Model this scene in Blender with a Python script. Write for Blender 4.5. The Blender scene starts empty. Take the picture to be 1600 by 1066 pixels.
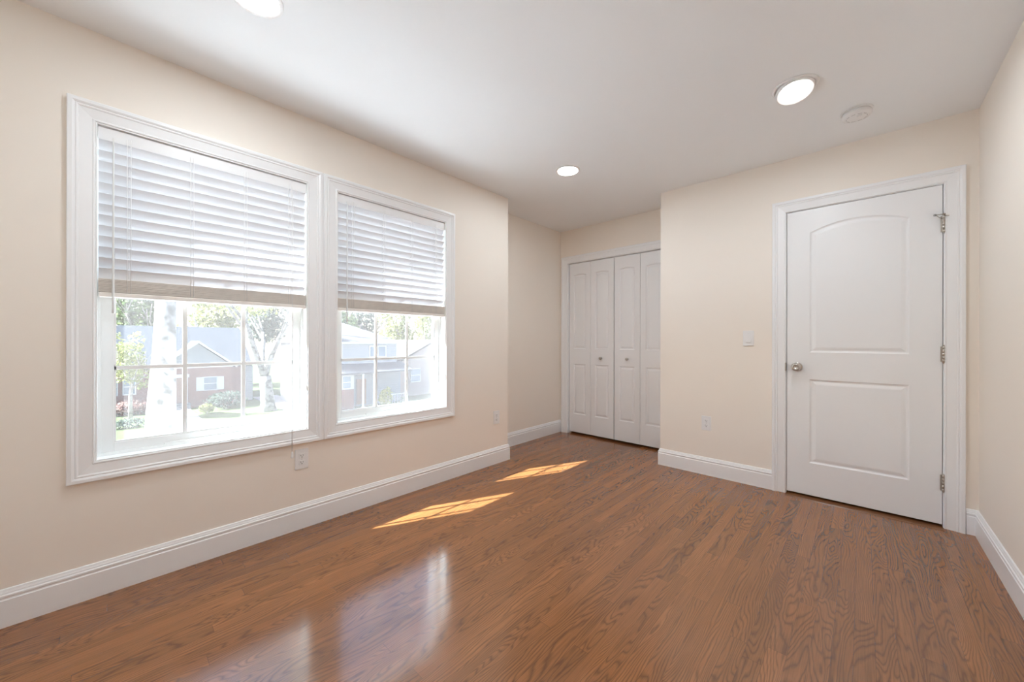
import bpy, bmesh, math, random
from mathutils import Vector, Matrix
random.seed(7)
sc = bpy.context.scene
COL = sc.collection
PI = math.pi

# ------------------------------------------------------------------ camera
CAM = Vector((2.4252, 0.0, 1.1071)); YAW = 0.7511; ROLL = 0.0019
cam_d = bpy.data.cameras.new('camera'); cam_o = bpy.data.objects.new('camera', cam_d); COL.objects.link(cam_o)
cam_d.sensor_width = 36.0; cam_d.lens = 36.0*586.72/1600.0; cam_d.clip_start = 0.02; cam_d.clip_end = 500
_f = Vector((-math.sin(YAW), math.cos(YAW), 0)); _r = Vector((math.cos(YAW), math.sin(YAW), 0)); _u = Vector((0, 0, 1))
_r2 = _r*math.cos(ROLL) + _u*math.sin(ROLL); _u2 = _u*math.cos(ROLL) - _r*math.sin(ROLL)
_m = Matrix((_r2, _u2, -_f)).transposed().to_4x4(); _m.translation = CAM
cam_o.matrix_world = _m
sc.camera = cam_o

# ------------------------------------------------------------------ exposure, sky, sun
vs = sc.view_settings
vs.view_transform = 'Standard'; vs.look = 'None'; vs.gamma = 1.0; vs.use_curve_mapping = False
EXPOSURE = 0.95
vs.exposure = EXPOSURE
sc.cycles.use_denoising = True
sc.cycles.max_bounces = 14; sc.cycles.diffuse_bounces = 10; sc.cycles.transparent_max_bounces = 12
sc.cycles.caustics_reflective = False; sc.cycles.caustics_refractive = False

SUN_DIR = Vector((0.522, 1.145, -1.0))            # direction the sunlight travels
SUN_STRENGTH = 31.0
SKY_STRENGTH = 0.36
LAMP_W = 3.6

world = bpy.data.worlds.new('sky'); sc.world = world; world.use_nodes = True
wn = world.node_tree.nodes; wl = world.node_tree.links; wn.clear()
w_out = wn.new('ShaderNodeOutputWorld'); w_bg = wn.new('ShaderNodeBackground'); w_sky = wn.new('ShaderNodeTexSky')
w_sky.sky_type = 'NISHITA'; w_sky.sun_disc = False; w_sky.sun_elevation = math.radians(40)
w_sky.sun_rotation = math.radians(205); w_sky.air_density = 1.0; w_sky.dust_density = 2.0
wl.new(w_sky.outputs[0], w_bg.inputs[0]); w_bg.inputs[1].default_value = SKY_STRENGTH
wl.new(w_bg.outputs[0], w_out.inputs[0])

sun_d = bpy.data.lights.new('sun', 'SUN'); sun_d.energy = SUN_STRENGTH; sun_d.angle = math.radians(0.55); sun_d.color = (0.80, 0.92, 1.0)
sun_o = bpy.data.objects.new('sun', sun_d); COL.objects.link(sun_o)
sun_o.rotation_euler = SUN_DIR.to_track_quat('-Z', 'Y').to_euler(); sun_o.location = (-20, -30, 30)

# ------------------------------------------------------------------ room dimensions (metres)
H = 2.44; W = 2.911; S = 2.541; AX = -0.285; D2 = 3.774; D1 = 3.383; PX = 1.0955; YR = -0.75; YH = 4.75
OPEN = [(-0.043, 0.805), (0.975, 1.822)]; OZ0, OZ1 = 0.583, 2.05
WT = 0.18
DX0, DX1, DZ1 = 2.013, 2.780, 2.050
CX0, CX1, CZ1 = -0.178, 1.020, 2.040

# ------------------------------------------------------------------ materials
MATS = {}
def nodes_of(name):
    m = bpy.data.materials.new(name); m.use_nodes = True
    nt = m.node_tree; b = nt.nodes['Principled BSDF']; MATS[name] = m
    return m, nt, nt.nodes, nt.links, b
def mix_node(nt, a, b, fac, mode='MIX'):
    n = nt.nodes.new('ShaderNodeMix'); n.data_type = 'RGBA'; n.blend_type = mode
    for sock, v in ((n.inputs[0], fac), (n.inputs[6], a), (n.inputs[7], b)):
        if hasattr(v, 'links'): nt.links.new(v, sock)
        else: sock.default_value = v if not isinstance(v, tuple) or len(v) == 4 else (*v, 1)
    return n.outputs[2]
def math_node(nt, op, a, b=None, c=None):
    n = nt.nodes.new('ShaderNodeMath'); n.operation = op
    for i, v in enumerate((a, b, c)):
        if v is None: continue
        if hasattr(v, 'links'): nt.links.new(v, n.inputs[i])
        else: n.inputs[i].default_value = v
    return n.outputs[0]
def paint(name, col, rough=0.5, var=0.015, scale=3.0, bump=0.0, bscale=250.0, metal=0.0, coat=0.0, ior=1.45, spec=0.5):
    m, nt, N, L, b = nodes_of(name)
    tc = N.new('ShaderNodeTexCoord'); nz = N.new('ShaderNodeTexNoise'); nz.inputs['Scale'].default_value = scale
    nz.inputs['Detail'].default_value = 3
    L.new(tc.outputs['Object'], nz.inputs['Vector'])
    lo = tuple(max(0, c*(1-var)) for c in col); hi = tuple(min(1, c*(1+var)) for c in col)
    L.new(mix_node(nt, lo, hi, nz.outputs['Fac']), b.inputs['Base Color'])
    b.inputs['Roughness'].default_value = rough; b.inputs['Metallic'].default_value = metal
    b.inputs['Specular IOR Level'].default_value = spec; b.inputs['Coat Weight'].default_value = coat; b.inputs['IOR'].default_value = ior
    if bump:
        n2 = N.new('ShaderNodeTexNoise'); n2.inputs['Scale'].default_value = bscale
        L.new(tc.outputs['Object'], n2.inputs['Vector'])
        bp = N.new('ShaderNodeBump'); bp.inputs['Strength'].default_value = bump; bp.inputs['Distance'].default_value = 0.002
        L.new(n2.outputs['Fac'], bp.inputs['Height']); L.new(bp.outputs[0], b.inputs['Normal'])
    return m
M_WALL = paint('cream_wall_paint', (0.87, 0.812, 0.742), 0.55, 0.01, 1.5, 0.04)
M_CEIL = paint('white_ceiling_paint', (0.85, 0.865, 0.88), 0.85, 0.01, 1.5, 0.03)
M_TRIM = paint('white_trim_paint', (0.86, 0.87, 0.885), 0.32, 0.008, 4)
M_DOOR = paint('white_door_paint', (0.855, 0.865, 0.88), 0.30, 0.008, 4, 0.02, 120)
M_VINYL = paint('white_vinyl', (0.88, 0.90, 0.90), 0.35, 0.008, 6)
M_PLATE = paint('white_plastic', (0.82, 0.82, 0.82), 0.35, 0.008, 20)
M_DARK = paint('dark_slot', (0.04, 0.04, 0.04), 0.6, 0.1, 30)
M_NICKEL = paint('satin_nickel', (0.52, 0.49, 0.45), 0.28, 0.06, 40, metal=1.0)
M_VENT = paint('grey_vent', (0.55, 0.55, 0.55), 0.6, 0.03, 30)
M_CORD = paint('white_cord', (0.85, 0.85, 0.84), 0.7, 0.03, 60)
M_WAND = paint('pale_wand', (0.74, 0.75, 0.75), 0.35, 0.03, 60)
M_RAIL = paint('blind_bottom_rail', (0.87, 0.83, 0.78), 0.5, 0.06, 30)
M_RUBBER = paint('grey_rubber', (0.30, 0.30, 0.29), 0.7, 0.1, 40)

def slat_material():
    m, nt, N, L, b = nodes_of('white_blind_slats')
    tc = N.new('ShaderNodeTexCoord'); mp = N.new('ShaderNodeMapping'); mp.inputs['Scale'].default_value = (90, 3, 90)
    nz = N.new('ShaderNodeTexNoise'); nz.inputs['Scale'].default_value = 1; nz.inputs['Detail'].default_value = 3
    L.new(tc.outputs['Object'], mp.inputs['Vector']); L.new(mp.outputs[0], nz.inputs['Vector'])
    c = mix_node(nt, (0.80, 0.80, 0.81), (0.86, 0.86, 0.87), nz.outputs['Fac'])
    L.new(c, b.inputs['Base Color']); b.inputs['Roughness'].default_value = 0.45
    tr = N.new('ShaderNodeBsdfTranslucent'); tr.inputs['Color'].default_value = (0.88, 0.89, 0.94, 1)
    mx = N.new('ShaderNodeMixShader'); mx.inputs[0].default_value = 0.17
    L.new(b.outputs[0], mx.inputs[1]); L.new(tr.outputs[0], mx.inputs[2])
    L.new(mx.outputs[0], N['Material Output'].inputs['Surface'])
    return m
M_SLAT = slat_material()
M_STACK = paint('stacked_slat_edges', (0.86, 0.81, 0.75), 0.55, 0.10, 25)

def glass_material():
    m, nt, N, L, b = nodes_of('window_glass')
    N.remove(b)
    t = N.new('ShaderNodeBsdfTransparent'); t.inputs[0].default_value = (0.98, 0.98, 0.975, 1)
    g = N.new('ShaderNodeBsdfGlossy'); g.inputs['Roughness'].default_value = 0.02
    ge = N.new('ShaderNodeNewGeometry'); dt = N.new('ShaderNodeVectorMath'); dt.operation = 'DOT_PRODUCT'
    L.new(ge.outputs['Normal'], dt.inputs[0]); L.new(ge.outputs['Incoming'], dt.inputs[1])
    c = math_node(nt, 'SUBTRACT', 1.0, math_node(nt, 'ABSOLUTE', dt.outputs['Value']))
    fr = math_node(nt, 'MULTIPLY_ADD', math_node(nt, 'POWER', c, 5.0), 0.96, 0.04)     # reflectance of either face
    mx = N.new('ShaderNodeMixShader'); L.new(fr, mx.inputs[0]); L.new(t.outputs[0], mx.inputs[1]); L.new(g.outputs[0], mx.inputs[2])
    L.new(mx.outputs[0], N['Material Output'].inputs['Surface'])
    return m
M_GLASS = glass_material()
def haze_screen_material():  # mostly clear film that catches sunlight and lays white haze over the view
    m, nt, N, L, b = nodes_of('haze_screen_film')
    b.inputs['Base Color'].default_value = (0.84, 0.79, 0.78, 1); b.inputs['Roughness'].default_value = 0.8
    tl = N.new('ShaderNodeBsdfTranslucent'); tl.inputs[0].default_value = (0.86, 0.79, 0.77, 1)
    m1 = N.new('ShaderNodeMixShader'); m1.inputs[0].default_value = 0.6
    L.new(b.outputs[0], m1.inputs[1]); L.new(tl.outputs[0], m1.inputs[2])
    t = N.new('ShaderNodeBsdfTransparent')
    mx = N.new('ShaderNodeMixShader'); mx.inputs[0].default_value = 0.10
    L.new(t.outputs[0], mx.inputs[1]); L.new(m1.outputs[0], mx.inputs[2])
    L.new(mx.outputs[0], N['Material Output'].inputs['Surface'])
    return m
M_HAZE = haze_screen_material()
def lens_material():
    m, nt, N, L, b = nodes_of('glowing_lamp_lens')
    b.inputs['Base Color'].default_value = (0.9, 0.9, 0.88, 1)
    b.inputs['Emission Color'].default_value = (1.0, 0.97, 0.92, 1); b.inputs['Emission Strength'].default_value = 9.0
    return m
M_LENS = lens_material()

def floor_material():
    m, nt, N, L, b = nodes_of('oak_strip_floor')
    geo = N.new('ShaderNodeNewGeometry'); sep = N.new('ShaderNodeSeparateXYZ'); L.new(geo.outputs['Position'], sep.inputs[0])
    X, Y = sep.outputs[0], sep.outputs[1]
    PW = 0.0572
    u = math_node(nt, 'DIVIDE', X, PW); row = math_node(nt, 'FLOOR', u); fu = math_node(nt, 'FRACT', u)
    wr = N.new('ShaderNodeTexWhiteNoise'); wr.noise_dimensions = '1D'; L.new(row, wr.inputs['W'])
    ln = math_node(nt, 'MULTIPLY_ADD', wr.outputs['Value'], 0.5, 0.75)
    v0 = math_node(nt, 'MULTIPLY_ADD', wr.outputs['Value'], 37.3, math_node(nt, 'DIVIDE', Y, ln))
    idx = math_node(nt, 'FLOOR', v0); fv = math_node(nt, 'FRACT', v0)
    cmb = N.new('ShaderNodeCombineXYZ'); L.new(row, cmb.inputs[0]); L.new(idx, cmb.inputs[1])
    wn2 = N.new('ShaderNodeTexWhiteNoise'); wn2.noise_dimensions = '3D'; L.new(cmb.outputs[0], wn2.inputs['Vector'])
    r1 = wn2.outputs['Value']; sc2 = N.new('ShaderNodeSeparateColor'); L.new(wn2.outputs['Color'], sc2.inputs[0])
    r2, r3 = sc2.outputs[0], sc2.outputs[2]
    # growth-ring contours of a stretched field, every board cut from its own place in the log
    gv = N.new('ShaderNodeCombineXYZ')
    L.new(math_node(nt, 'MULTIPLY_ADD', r1, 53.0, math_node(nt, 'MULTIPLY', X, 8.0)), gv.inputs[0])
    L.new(math_node(nt, 'MULTIPLY_ADD', r2, 71.0, math_node(nt, 'MULTIPLY', Y, 1.15)), gv.inputs[1])
    L.new(math_node(nt, 'MULTIPLY', r3, 20.0), gv.inputs[2])
    n1 = N.new('ShaderNodeTexNoise'); n1.inputs['Scale'].default_value = 1.0; n1.inputs['Detail'].default_value = 2.0
    n1.inputs['Roughness'].default_value = 0.42; n1.inputs['Distortion'].default_value = 0.35
    L.new(gv.outputs[0], n1.inputs['Vector'])
    # small waver
    n2 = N.new('ShaderNodeTexNoise'); n2.inputs['Scale'].default_value = 1.0; n2.inputs['Detail'].default_value = 2.0
    g2 = N.new('ShaderNodeMapping'); g2.inputs['Scale'].default_value = (45, 12, 1); L.new(geo.outputs['Position'], g2.inputs['Vector'])
    L.new(g2.outputs[0], n2.inputs['Vector'])
    rings = math_node(nt, 'MULTIPLY_ADD', r3, 18.0, 20.0)
    ph = math_node(nt, 'MULTIPLY_ADD', n2.outputs['Fac'], 0.8, math_node(nt, 'MULTIPLY', n1.outputs['Fac'], rings))
    ph = math_node(nt, 'MULTIPLY_ADD', X, math_node(nt, 'MULTIPLY', math_node(nt, 'POWER', r2, 1.6), 190.0), ph)   # straight-grained boards
    fr = math_node(nt, 'FRACT', ph)
    ramp = N.new('ShaderNodeValToRGB'); L.new(fr, ramp.inputs[0])
    e = ramp.color_ramp.elements; e[0].position = 0.0; e[0].color = (0.0, 0.0, 0.0, 1); e[1].position = 1.0; e[1].color = (0, 0, 0, 1)
    for pos, v in ((0.14, 0.55), (0.34, 1.0), (0.74, 0.85), (0.90, 0.35)):
        q = ramp.color_ramp.elements.new(pos); q.color = (v, v, v, 1)
    # fine pores along the board
    n3 = N.new('ShaderNodeTexNoise'); n3.inputs['Scale'].default_value = 1.0; n3.inputs['Detail'].default_value = 3.0
    g3 = N.new('ShaderNodeMapping'); g3.inputs['Scale'].default_value = (700, 22, 1); L.new(geo.outputs['Position'], g3.inputs['Vector'])
    L.new(g3.outputs[0], n3.inputs['Vector'])
    n4 = N.new('ShaderNodeTexNoise'); n4.inputs['Scale'].default_value = 1.0; n4.inputs['Detail'].default_value = 2.0
    g4 = N.new('ShaderNodeMapping'); g4.inputs['Scale'].default_value = (14, 2.2, 1); L.new(geo.outputs['Position'], g4.inputs['Vector'])
    L.new(g4.outputs[0], n4.inputs['Vector'])
    dark = (0.125, 0.049, 0.018); light = (0.330, 0.134, 0.046)
    c = mix_node(nt, dark, light, ramp.outputs[0])
    c = mix_node(nt, c, (0.235, 0.093, 0.032), 0.30)
    ten = mix_node(nt, (0.80, 0.79, 0.77), (1.18, 1.17, 1.14), r1)
    c = mix_node(nt, c, ten, 1.0, 'MULTIPLY')
    pr = mix_node(nt, (0.78, 0.76, 0.74), (1.18, 1.18, 1.18), n3.outputs['Fac'])
    c = mix_node(nt, c, pr, 0.8, 'MULTIPLY')
    bl = mix_node(nt, (0.86, 0.86, 0.88), (1.14, 1.13, 1.10), n4.outputs['Fac'])
    c = mix_node(nt, c, bl, 1.0, 'MULTIPLY')
    n5 = N.new('ShaderNodeTexNoise'); n5.inputs['Scale'].default_value = 1.0; n5.inputs['Detail'].default_value = 3.0
    g5 = N.new('ShaderNodeMapping'); g5.inputs['Scale'].default_value = (230, 5.0, 1); L.new(geo.outputs['Position'], g5.inputs['Vector'])
    L.new(g5.outputs[0], n5.inputs['Vector'])
    st5 = N.new('ShaderNodeMapRange'); L.new(n5.outputs['Fac'], st5.inputs[0]); st5.inputs[1].default_value = 0.33; st5.inputs[2].default_value = 0.62
    c = mix_node(nt, c, mix_node(nt, (0.84, 0.82, 0.78), (1.10, 1.11, 1.08), st5.outputs[0]), 1.0, 'MULTIPLY')
    # joints
    j1 = math_node(nt, 'LESS_THAN', fu, 0.022)
    j2 = math_node(nt, 'LESS_THAN', math_node(nt, 'MULTIPLY', fv, ln), 0.0016)
    jt = math_node(nt, 'MULTIPLY', math_node(nt, 'MAXIMUM', j1, j2), 0.55)
    c = mix_node(nt, c, (0.05, 0.02, 0.01), jt)
    L.new(c, b.inputs['Base Color'])
    rg = math_node(nt, 'MULTIPLY_ADD', n4.outputs['Fac'], 0.05, 0.15)
    rg = math_node(nt, 'MULTIPLY_ADD', ramp.outputs[0], -0.03, rg)
    L.new(rg, b.inputs['Roughness'])
    b.inputs['Specular IOR Level'].default_value = 1.1
    bp = N.new('ShaderNodeBump'); bp.inputs['Strength'].default_value = 0.03; bp.inputs['Distance'].default_value = 0.001
    hgt = math_node(nt, 'SUBTRACT', math_node(nt, 'MULTIPLY', ramp.outputs[0], 0.25), jt)
    L.new(hgt, bp.inputs['Height']); L.new(bp.outputs[0], b.inputs['Normal'])
    return m
M_FLOOR = floor_material()

# ------------------------------------------------------------------ mesh helpers
class MB:
    def __init__(s): s.bm = bmesh.new()
    def box(s, a, b, bev=0.0):
        x0, y0, z0 = a; x1, y1, z1 = b
        t = bmesh.new(); r = bmesh.ops.create_cube(t, size=1.0)
        for v in t.verts: v.co = Vector(((x0+x1)/2 + v.co.x*(x1-x0), (y0+y1)/2 + v.co.y*(y1-y0), (z0+z1)/2 + v.co.z*(z1-z0)))
        if bev: bmesh.ops.bevel(t, geom=t.edges[:], offset=bev, segments=2, affect='EDGES', profile=0.5)
        s.add(t); return s
    def add(s, t):
        mp = {v: s.bm.verts.new(v.co) for v in t.verts}
        for f in t.faces:
            try: nf = s.bm.faces.new([mp[v] for v in f.verts]); nf.smooth = f.smooth
            except ValueError: pass
        t.free()
    def loops(s, loops, closed=True, cap=False, smooth=False, close_loops=False):
        rows = [[s.bm.verts.new(Vector(p)) for p in l] for l in loops]
        n = len(rows[0]); R = list(zip(rows, rows[1:]))
        if close_loops: R.append((rows[-1], rows[0]))
        for a, b in R:
            for i in range(n if closed else n-1):
                j = (i+1) % n
                try: f = s.bm.faces.new((a[i], a[j], b[j], b[i])); f.smooth = smooth
                except ValueError: pass
        if cap:
            for r in (rows[0], rows[-1]):
                try: s.bm.faces.new(r)
                except ValueError: pass
        return rows
    def lathe(s, prof, centre, axis='Z', seg=32, smooth=True):
        """prof = [(radius, height)], about the axis through centre"""
        c = Vector(centre); L = []
        for r, h in prof:
            ring = []
            for k in range(seg):
                a = 2*PI*k/seg; p, q = r*math.cos(a), r*math.sin(a)
                d = {'Z': (p, q, h), 'X': (h, p, q), 'Y': (p, h, q)}[axis]
                ring.append(c + Vector(d))
            L.append(ring)
        s.loops(L, True, True, smooth); return s
    def tube(s, pts, r, seg=8, smooth=True):
        pts = [Vector(p) for p in pts]; L = []; rr = r if isinstance(r, (list, tuple)) else [r]*len(pts)
        for i, p in enumerate(pts):
            d = (pts[min(i+1, len(pts)-1)] - pts[max(i-1, 0)]).normalized()
            ref = Vector((0, 0, 1)) if abs(d.z) < 0.9 else Vector((1, 0, 0))
            a = d.cross(ref).normalized(); b = d.cross(a).normalized()
            L.append([p + (a*math.cos(2*PI*k/seg) + b*math.sin(2*PI*k/seg))*rr[i] for k in range(seg)])
        s.loops(L, True, True, smooth); return s
    def poly(s, pts):
        s.bm.faces.new([s.bm.verts.new(Vector(p)) for p in pts]); return s
    def prism(s, poly, d):
        """closed polygon extruded along vector d"""
        d = Vector(d); s.loops([[Vector(p) for p in poly], [Vector(p)+d for p in poly]], True, True); return s
    def build(s, name, mat, parent=None, fix=True, loc=None):
        if fix: bmesh.ops.recalc_face_normals(s.bm, faces=s.bm.faces[:])
        me = bpy.data.meshes.new(name)
        if loc is None and parent is not None: loc = PARENT_LOC.get(parent.name, Vector((0, 0, 0)))
        loc = Vector(loc) if loc is not None else Vector((0, 0, 0))
        for v in s.bm.verts: v.co -= loc
        s.bm.to_mesh(me); s.bm.free(); me.materials.append(mat)
        o = bpy.data.objects.new(name, me); COL.objects.link(o)
        if parent is not None:
            o.parent = parent; PARENT_LOC[o.name] = loc
        else:
            o.location = loc; PARENT_LOC[o.name] = loc
        return o
PARENT_LOC = {}     # world place of every object's origin (nothing is rotated or scaled)
def tag(o, label, cat, group=None, kind=None):
    o['label'] = label; o['category'] = cat
    if group: o['group'] = group
    if kind: o['kind'] = kind
    return o
def thing(name, loc, label, cat, group=None, kind=None):
    o = bpy.data.objects.new(name, None); o.empty_display_size = 0.1; COL.objects.link(o); o.location = loc
    PARENT_LOC[o.name] = Vector(loc)
    return tag(o, label, cat, group, kind)
def struct(name, mb, mat, label, cat, fix=True):
    return tag(mb.build(name, mat, None, fix), label, cat, None, 'structure')

# ------------------------------------------------------------------ room shell
b = MB().box((AX-WT, YR-0.12, -0.12), (W+0.12, YH, 0.0))
struct('floor', b, M_FLOOR, 'brown stained oak strip floor with strong wavy grain', 'floor')
b = MB().box((AX-WT, YR-0.12, H), (W+0.12, YH, H+0.12))
struct('ceiling', b, M_CEIL, 'plain smooth white ceiling holding the recessed lights', 'ceiling')
def wall_with_holes(mb, fix_axis, f0, f1, a0, a1, z0, z1, holes):
    """wall slab along one axis with rectangular holes (a-range, z-range)"""
    cuts_a = sorted({a0, a1, *[h[0] for h in holes], *[h[1] for h in holes]})
    cuts_z = sorted({z0, z1, *[h[2] for h in holes], *[h[3] for h in holes]})
    solid = lambda i, k: 0 <= i < len(cuts_a)-1 and 0 <= k < len(cuts_z)-1 and not any(
        h[0]-1e-6 <= cuts_a[i] and cuts_a[i+1] <= h[1]+1e-6 and h[2]-1e-6 <= cuts_z[k] and cuts_z[k+1] <= h[3]+1e-6 for h in holes)
    vs_ = {}
    def V(f, a, z):
        k = (round(f, 5), round(a, 5), round(z, 5))
        if k not in vs_: vs_[k] = mb.bm.verts.new((f, a, z) if fix_axis == 'x' else (a, f, z))
        return vs_[k]
    for i in range(len(cuts_a)-1):
        for k in range(len(cuts_z)-1):
            if not solid(i, k): continue
            A0, A1, Z0, Z1 = cuts_a[i], cuts_a[i+1], cuts_z[k], cuts_z[k+1]
            for f in (f0, f1): mb.bm.faces.new([V(f, A0, Z0), V(f, A1, Z0), V(f, A1, Z1), V(f, A0, Z1)])
            if not solid(i-1, k): mb.bm.faces.new([V(f0, A0, Z0), V(f1, A0, Z0), V(f1, A0, Z1), V(f0, A0, Z1)])
            if not solid(i+1, k): mb.bm.faces.new([V(f0, A1, Z0), V(f1, A1, Z0), V(f1, A1, Z1), V(f0, A1, Z1)])
            if not solid(i, k-1): mb.bm.faces.new([V(f0, A0, Z0), V(f1, A0, Z0), V(f1, A1, Z0), V(f0, A1, Z0)])
            if not solid(i, k+1): mb.bm.faces.new([V(f0, A0, Z1), V(f1, A0, Z1), V(f1, A1, Z1), V(f0, A1, Z1)])
    return mb
b = wall_with_holes(MB(), 'x', -WT, 0.0, YR-0.12, S, 0, H, [(y0, y1, OZ0, OZ1) for y0, y1 in OPEN])
struct('wall_left', b, M_WALL, 'cream painted wall with the two windows', 'wall')
b = MB().prism([(-WT, S-0.14, 0), (-WT, S, 0), (AX, S, 0), (AX, YH, 0), (AX-WT, YH, 0), (AX-WT, S-0.14, 0)], (0, 0, H))
struct('wall_alcove', b, M_WALL, 'short cream wall set back beside the closet', 'wall')
b = wall_with_holes(MB(), 'y', D2, D2+0.11, AX, PX, 0, H, [(CX0, CX1, 0, CZ1)])
struct('wall_closet', b, M_WALL, 'cream wall above and around the bifold closet doors', 'wall')
b = wall_with_holes(MB(), 'y', D1, D1+0.12, PX, W, 0, H, [(DX0, DX1, 0, DZ1)])
b.box((PX, D1+0.12, 0), (PX+0.11, YH, H))
struct('wall_door', b, M_WALL, 'cream wall jutting forward with the panel door and light switch', 'wall')
struct('wall_right', MB().box((W, YR-0.12, 0), (W+0.12, YH, H)), M_WALL, 'cream wall at the right edge', 'wall')
struct('wall_rear', MB().box((0, YR-0.12, 0), (W, YR, H)), M_WALL, 'cream wall behind the viewer', 'wall')
struct('wall_hall', MB().box((AX, YH-0.1, 0), (W, YH, H)), M_WALL, 'wall behind the closet and the door', 'wall')

# baseboards
BASE = [(0, 0), (0.015, 0), (0.0155, 0.104), (0.0125, 0.107), (0.0120, 0.112), (0.0150, 0.116), (0.0150, 0.1225), (0.0105, 0.1260),
        (0.0100, 0.131), (0.0075, 0.136), (0.0055, 0.1425), (0.003, 0.1445), (0, 0.1445)]
def offset_path(path, t):
    out = []; P = [Vector(p) for p in path]; n = len(P)
    nrm = [Vector(((P[i+1]-P[i]).y, -(P[i+1]-P[i]).x)).normalized() for i in range(n-1)]
    for i in range(n):
        if i == 0: out.append(P[0] + nrm[0]*t)
        elif i == n-1: out.append(P[-1] + nrm[-1]*t)
        else:
            m_ = (nrm[i-1]+nrm[i]).normalized(); out.append(P[i] + m_*(t/max(0.2, m_.dot(nrm[i]))))
    return out
def baseboard(name, path, label):
    b = MB(); rows = []
    offs = [[(*p, z) for p in offset_path(path, t)] for t, z in BASE]
    L = [[offs[k][i] for k in range(len(BASE))] for i in range(len(path))]
    b.loops(L, True, True)
    return struct(name, b, M_TRIM, label, 'baseboard')
baseboard('baseboard_left', [(0, YR), (0, S), (AX, S)], 'white moulded baseboard under the windows, ending at the wall corner')
baseboard('baseboard_alcove', [(AX, S+0.015), (AX, D2)], 'short white baseboard in the alcove beside the closet')
baseboard('baseboard_door', [(PX, D2), (PX, D1), (1.937, D1)], 'white baseboard under the light switch and outlet')
baseboard('baseboard_right', [(2.863, D1), (W, D1), (W, YR)], 'white baseboard along the right wall')
baseboard('baseboard_rear', [(W-0.016, YR), (0.016, YR)], 'white baseboard behind the viewer')

# casings: rings of a profile (distance outward from the opening, height off the wall)
CAS = [(0.0, 0.0), (0.0, 0.0085), (0.0015, 0.0105), (0.006, 0.011), (0.009, 0.009), (0.047, 0.0135), (0.050, 0.0165), (0.054, 0.0175), (0.058, 0.0160),
       (0.060, 0.0185), (0.066, 0.0215), (0.078, 0.0215), (0.0805, 0.0195), (0.081, 0.0)]
def casing_door(name, x0, x1, z1, y, label, outer_limit=None):
    b = MB(); L = []
    for o, h in CAS:
        L.append([(x0-o, y-h, 0), (x0-o, y-h, z1+o), (x1+o, y-h, z1+o), (x1+o, y-h, 0)])
    b.loops(L, False, False)
    for i in (0, 3):
        try: b.bm.faces.new([v for v in [b.bm.verts[k] for k in []]])
        except Exception: pass
    b.bm.verts.ensure_lookup_table()
    # close the feet
    n = 4
    for i in (0, 3): b.bm.faces.new([b.bm.verts[r*n+i] for r in range(len(CAS))])
    return struct(name, b, M_TRIM, label, 'door casing')
casing_door('trim_1', DX0, DX1, DZ1, D1, 'white moulded casing around the single panel door')
# closet casing: its right leg is cut by the jutting wall
b = MB(); L = []
for o, h in CAS:
    xr = min(CX1+o, PX-0.001)
    L.append([(CX0-o, D2-h, 0), (CX0-o, D2-h, CZ1+o), (xr, D2-h, CZ1+o), (xr, D2-h, 0)])
b.loops(L, False, False); b.bm.verts.ensure_lookup_table()
for i in (0, 3): b.bm.faces.new([b.bm.verts[r*4+i] for r in range(len(CAS))])
struct('trim_2', b, M_TRIM, 'white moulded casing around the closet opening', 'closet casing')
# window casings
def casing_window(name, y0, y1, label):
    b = MB(); L = []
    for o, h in CAS:
        L.append([(h, y0-o, OZ0-o), (h, y0-o, OZ1+o), (h, y1+o, OZ1+o), (h, y1+o, OZ0-o)])
    b.loops(L, True, False)
    return struct(name, b, M_TRIM, label, 'window casing')
casing_window('trim_3', *OPEN[0], 'white picture-frame casing around the left window')
casing_window('trim_4', *OPEN[1], 'white picture-frame casing around the right window')
struct('trim_5', MB().box((0, OPEN[0][1]+0.0815, OZ0-0.078), (0.0185, OPEN[1][0]-0.0815, OZ1+0.078)), M_TRIM, 'thin white strip joining the two window casings', 'window casing')
# jamb liners (door opening, closet opening)
def jamb(name, x0, x1, z1, y0, y1, label):
    b = MB(); t = 0.018
    b.box((x0-0.0, y0, 0), (x0+0.004, y1, z1)); b.box((x1-0.004, y0, 0), (x1, y1, z1)); b.box((x0+0.004, y0, z1-0.003), (x1-0.004, y1, z1))
    # stop strip behind the leaf
    b.box((x0+0.004, y0+0.042, 0), (x0+0.016, y0+0.075, z1-0.003)); b.box((x1-0.016, y0+0.042, 0), (x1-0.004, y0+0.075, z1-0.003))
    b.box((x0+0.016, y0+0.042, z1-0.015), (x1-0.016, y0+0.075, z1-0.003))
    return struct(name, b, M_TRIM, label, 'door jamb')
jamb('trim_6', DX0, DX1, DZ1, D1, D1+0.12, 'white jamb lining the single door opening')
jamb('trim_7', CX0, CX1, CZ1, D2, D2+0.11, 'white jamb lining the closet opening')

M_SADDLE = paint('oak_door_saddle', (0.20, 0.085, 0.034), 0.25, 0.25, 14)
b = MB().prism([(DX0+0.0045, D1-0.060, 0.0), (DX0+0.0045, D1-0.056, 0.004), (DX0+0.0045, D1+0.11, 0.006), (DX0+0.0045, D1+0.12, 0.0)], (DX1-DX0-0.009, 0, 0))
struct('trim_8', b, M_SADDLE, 'dark oak strip in the floor at the foot of the panel door', 'door saddle')

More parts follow.
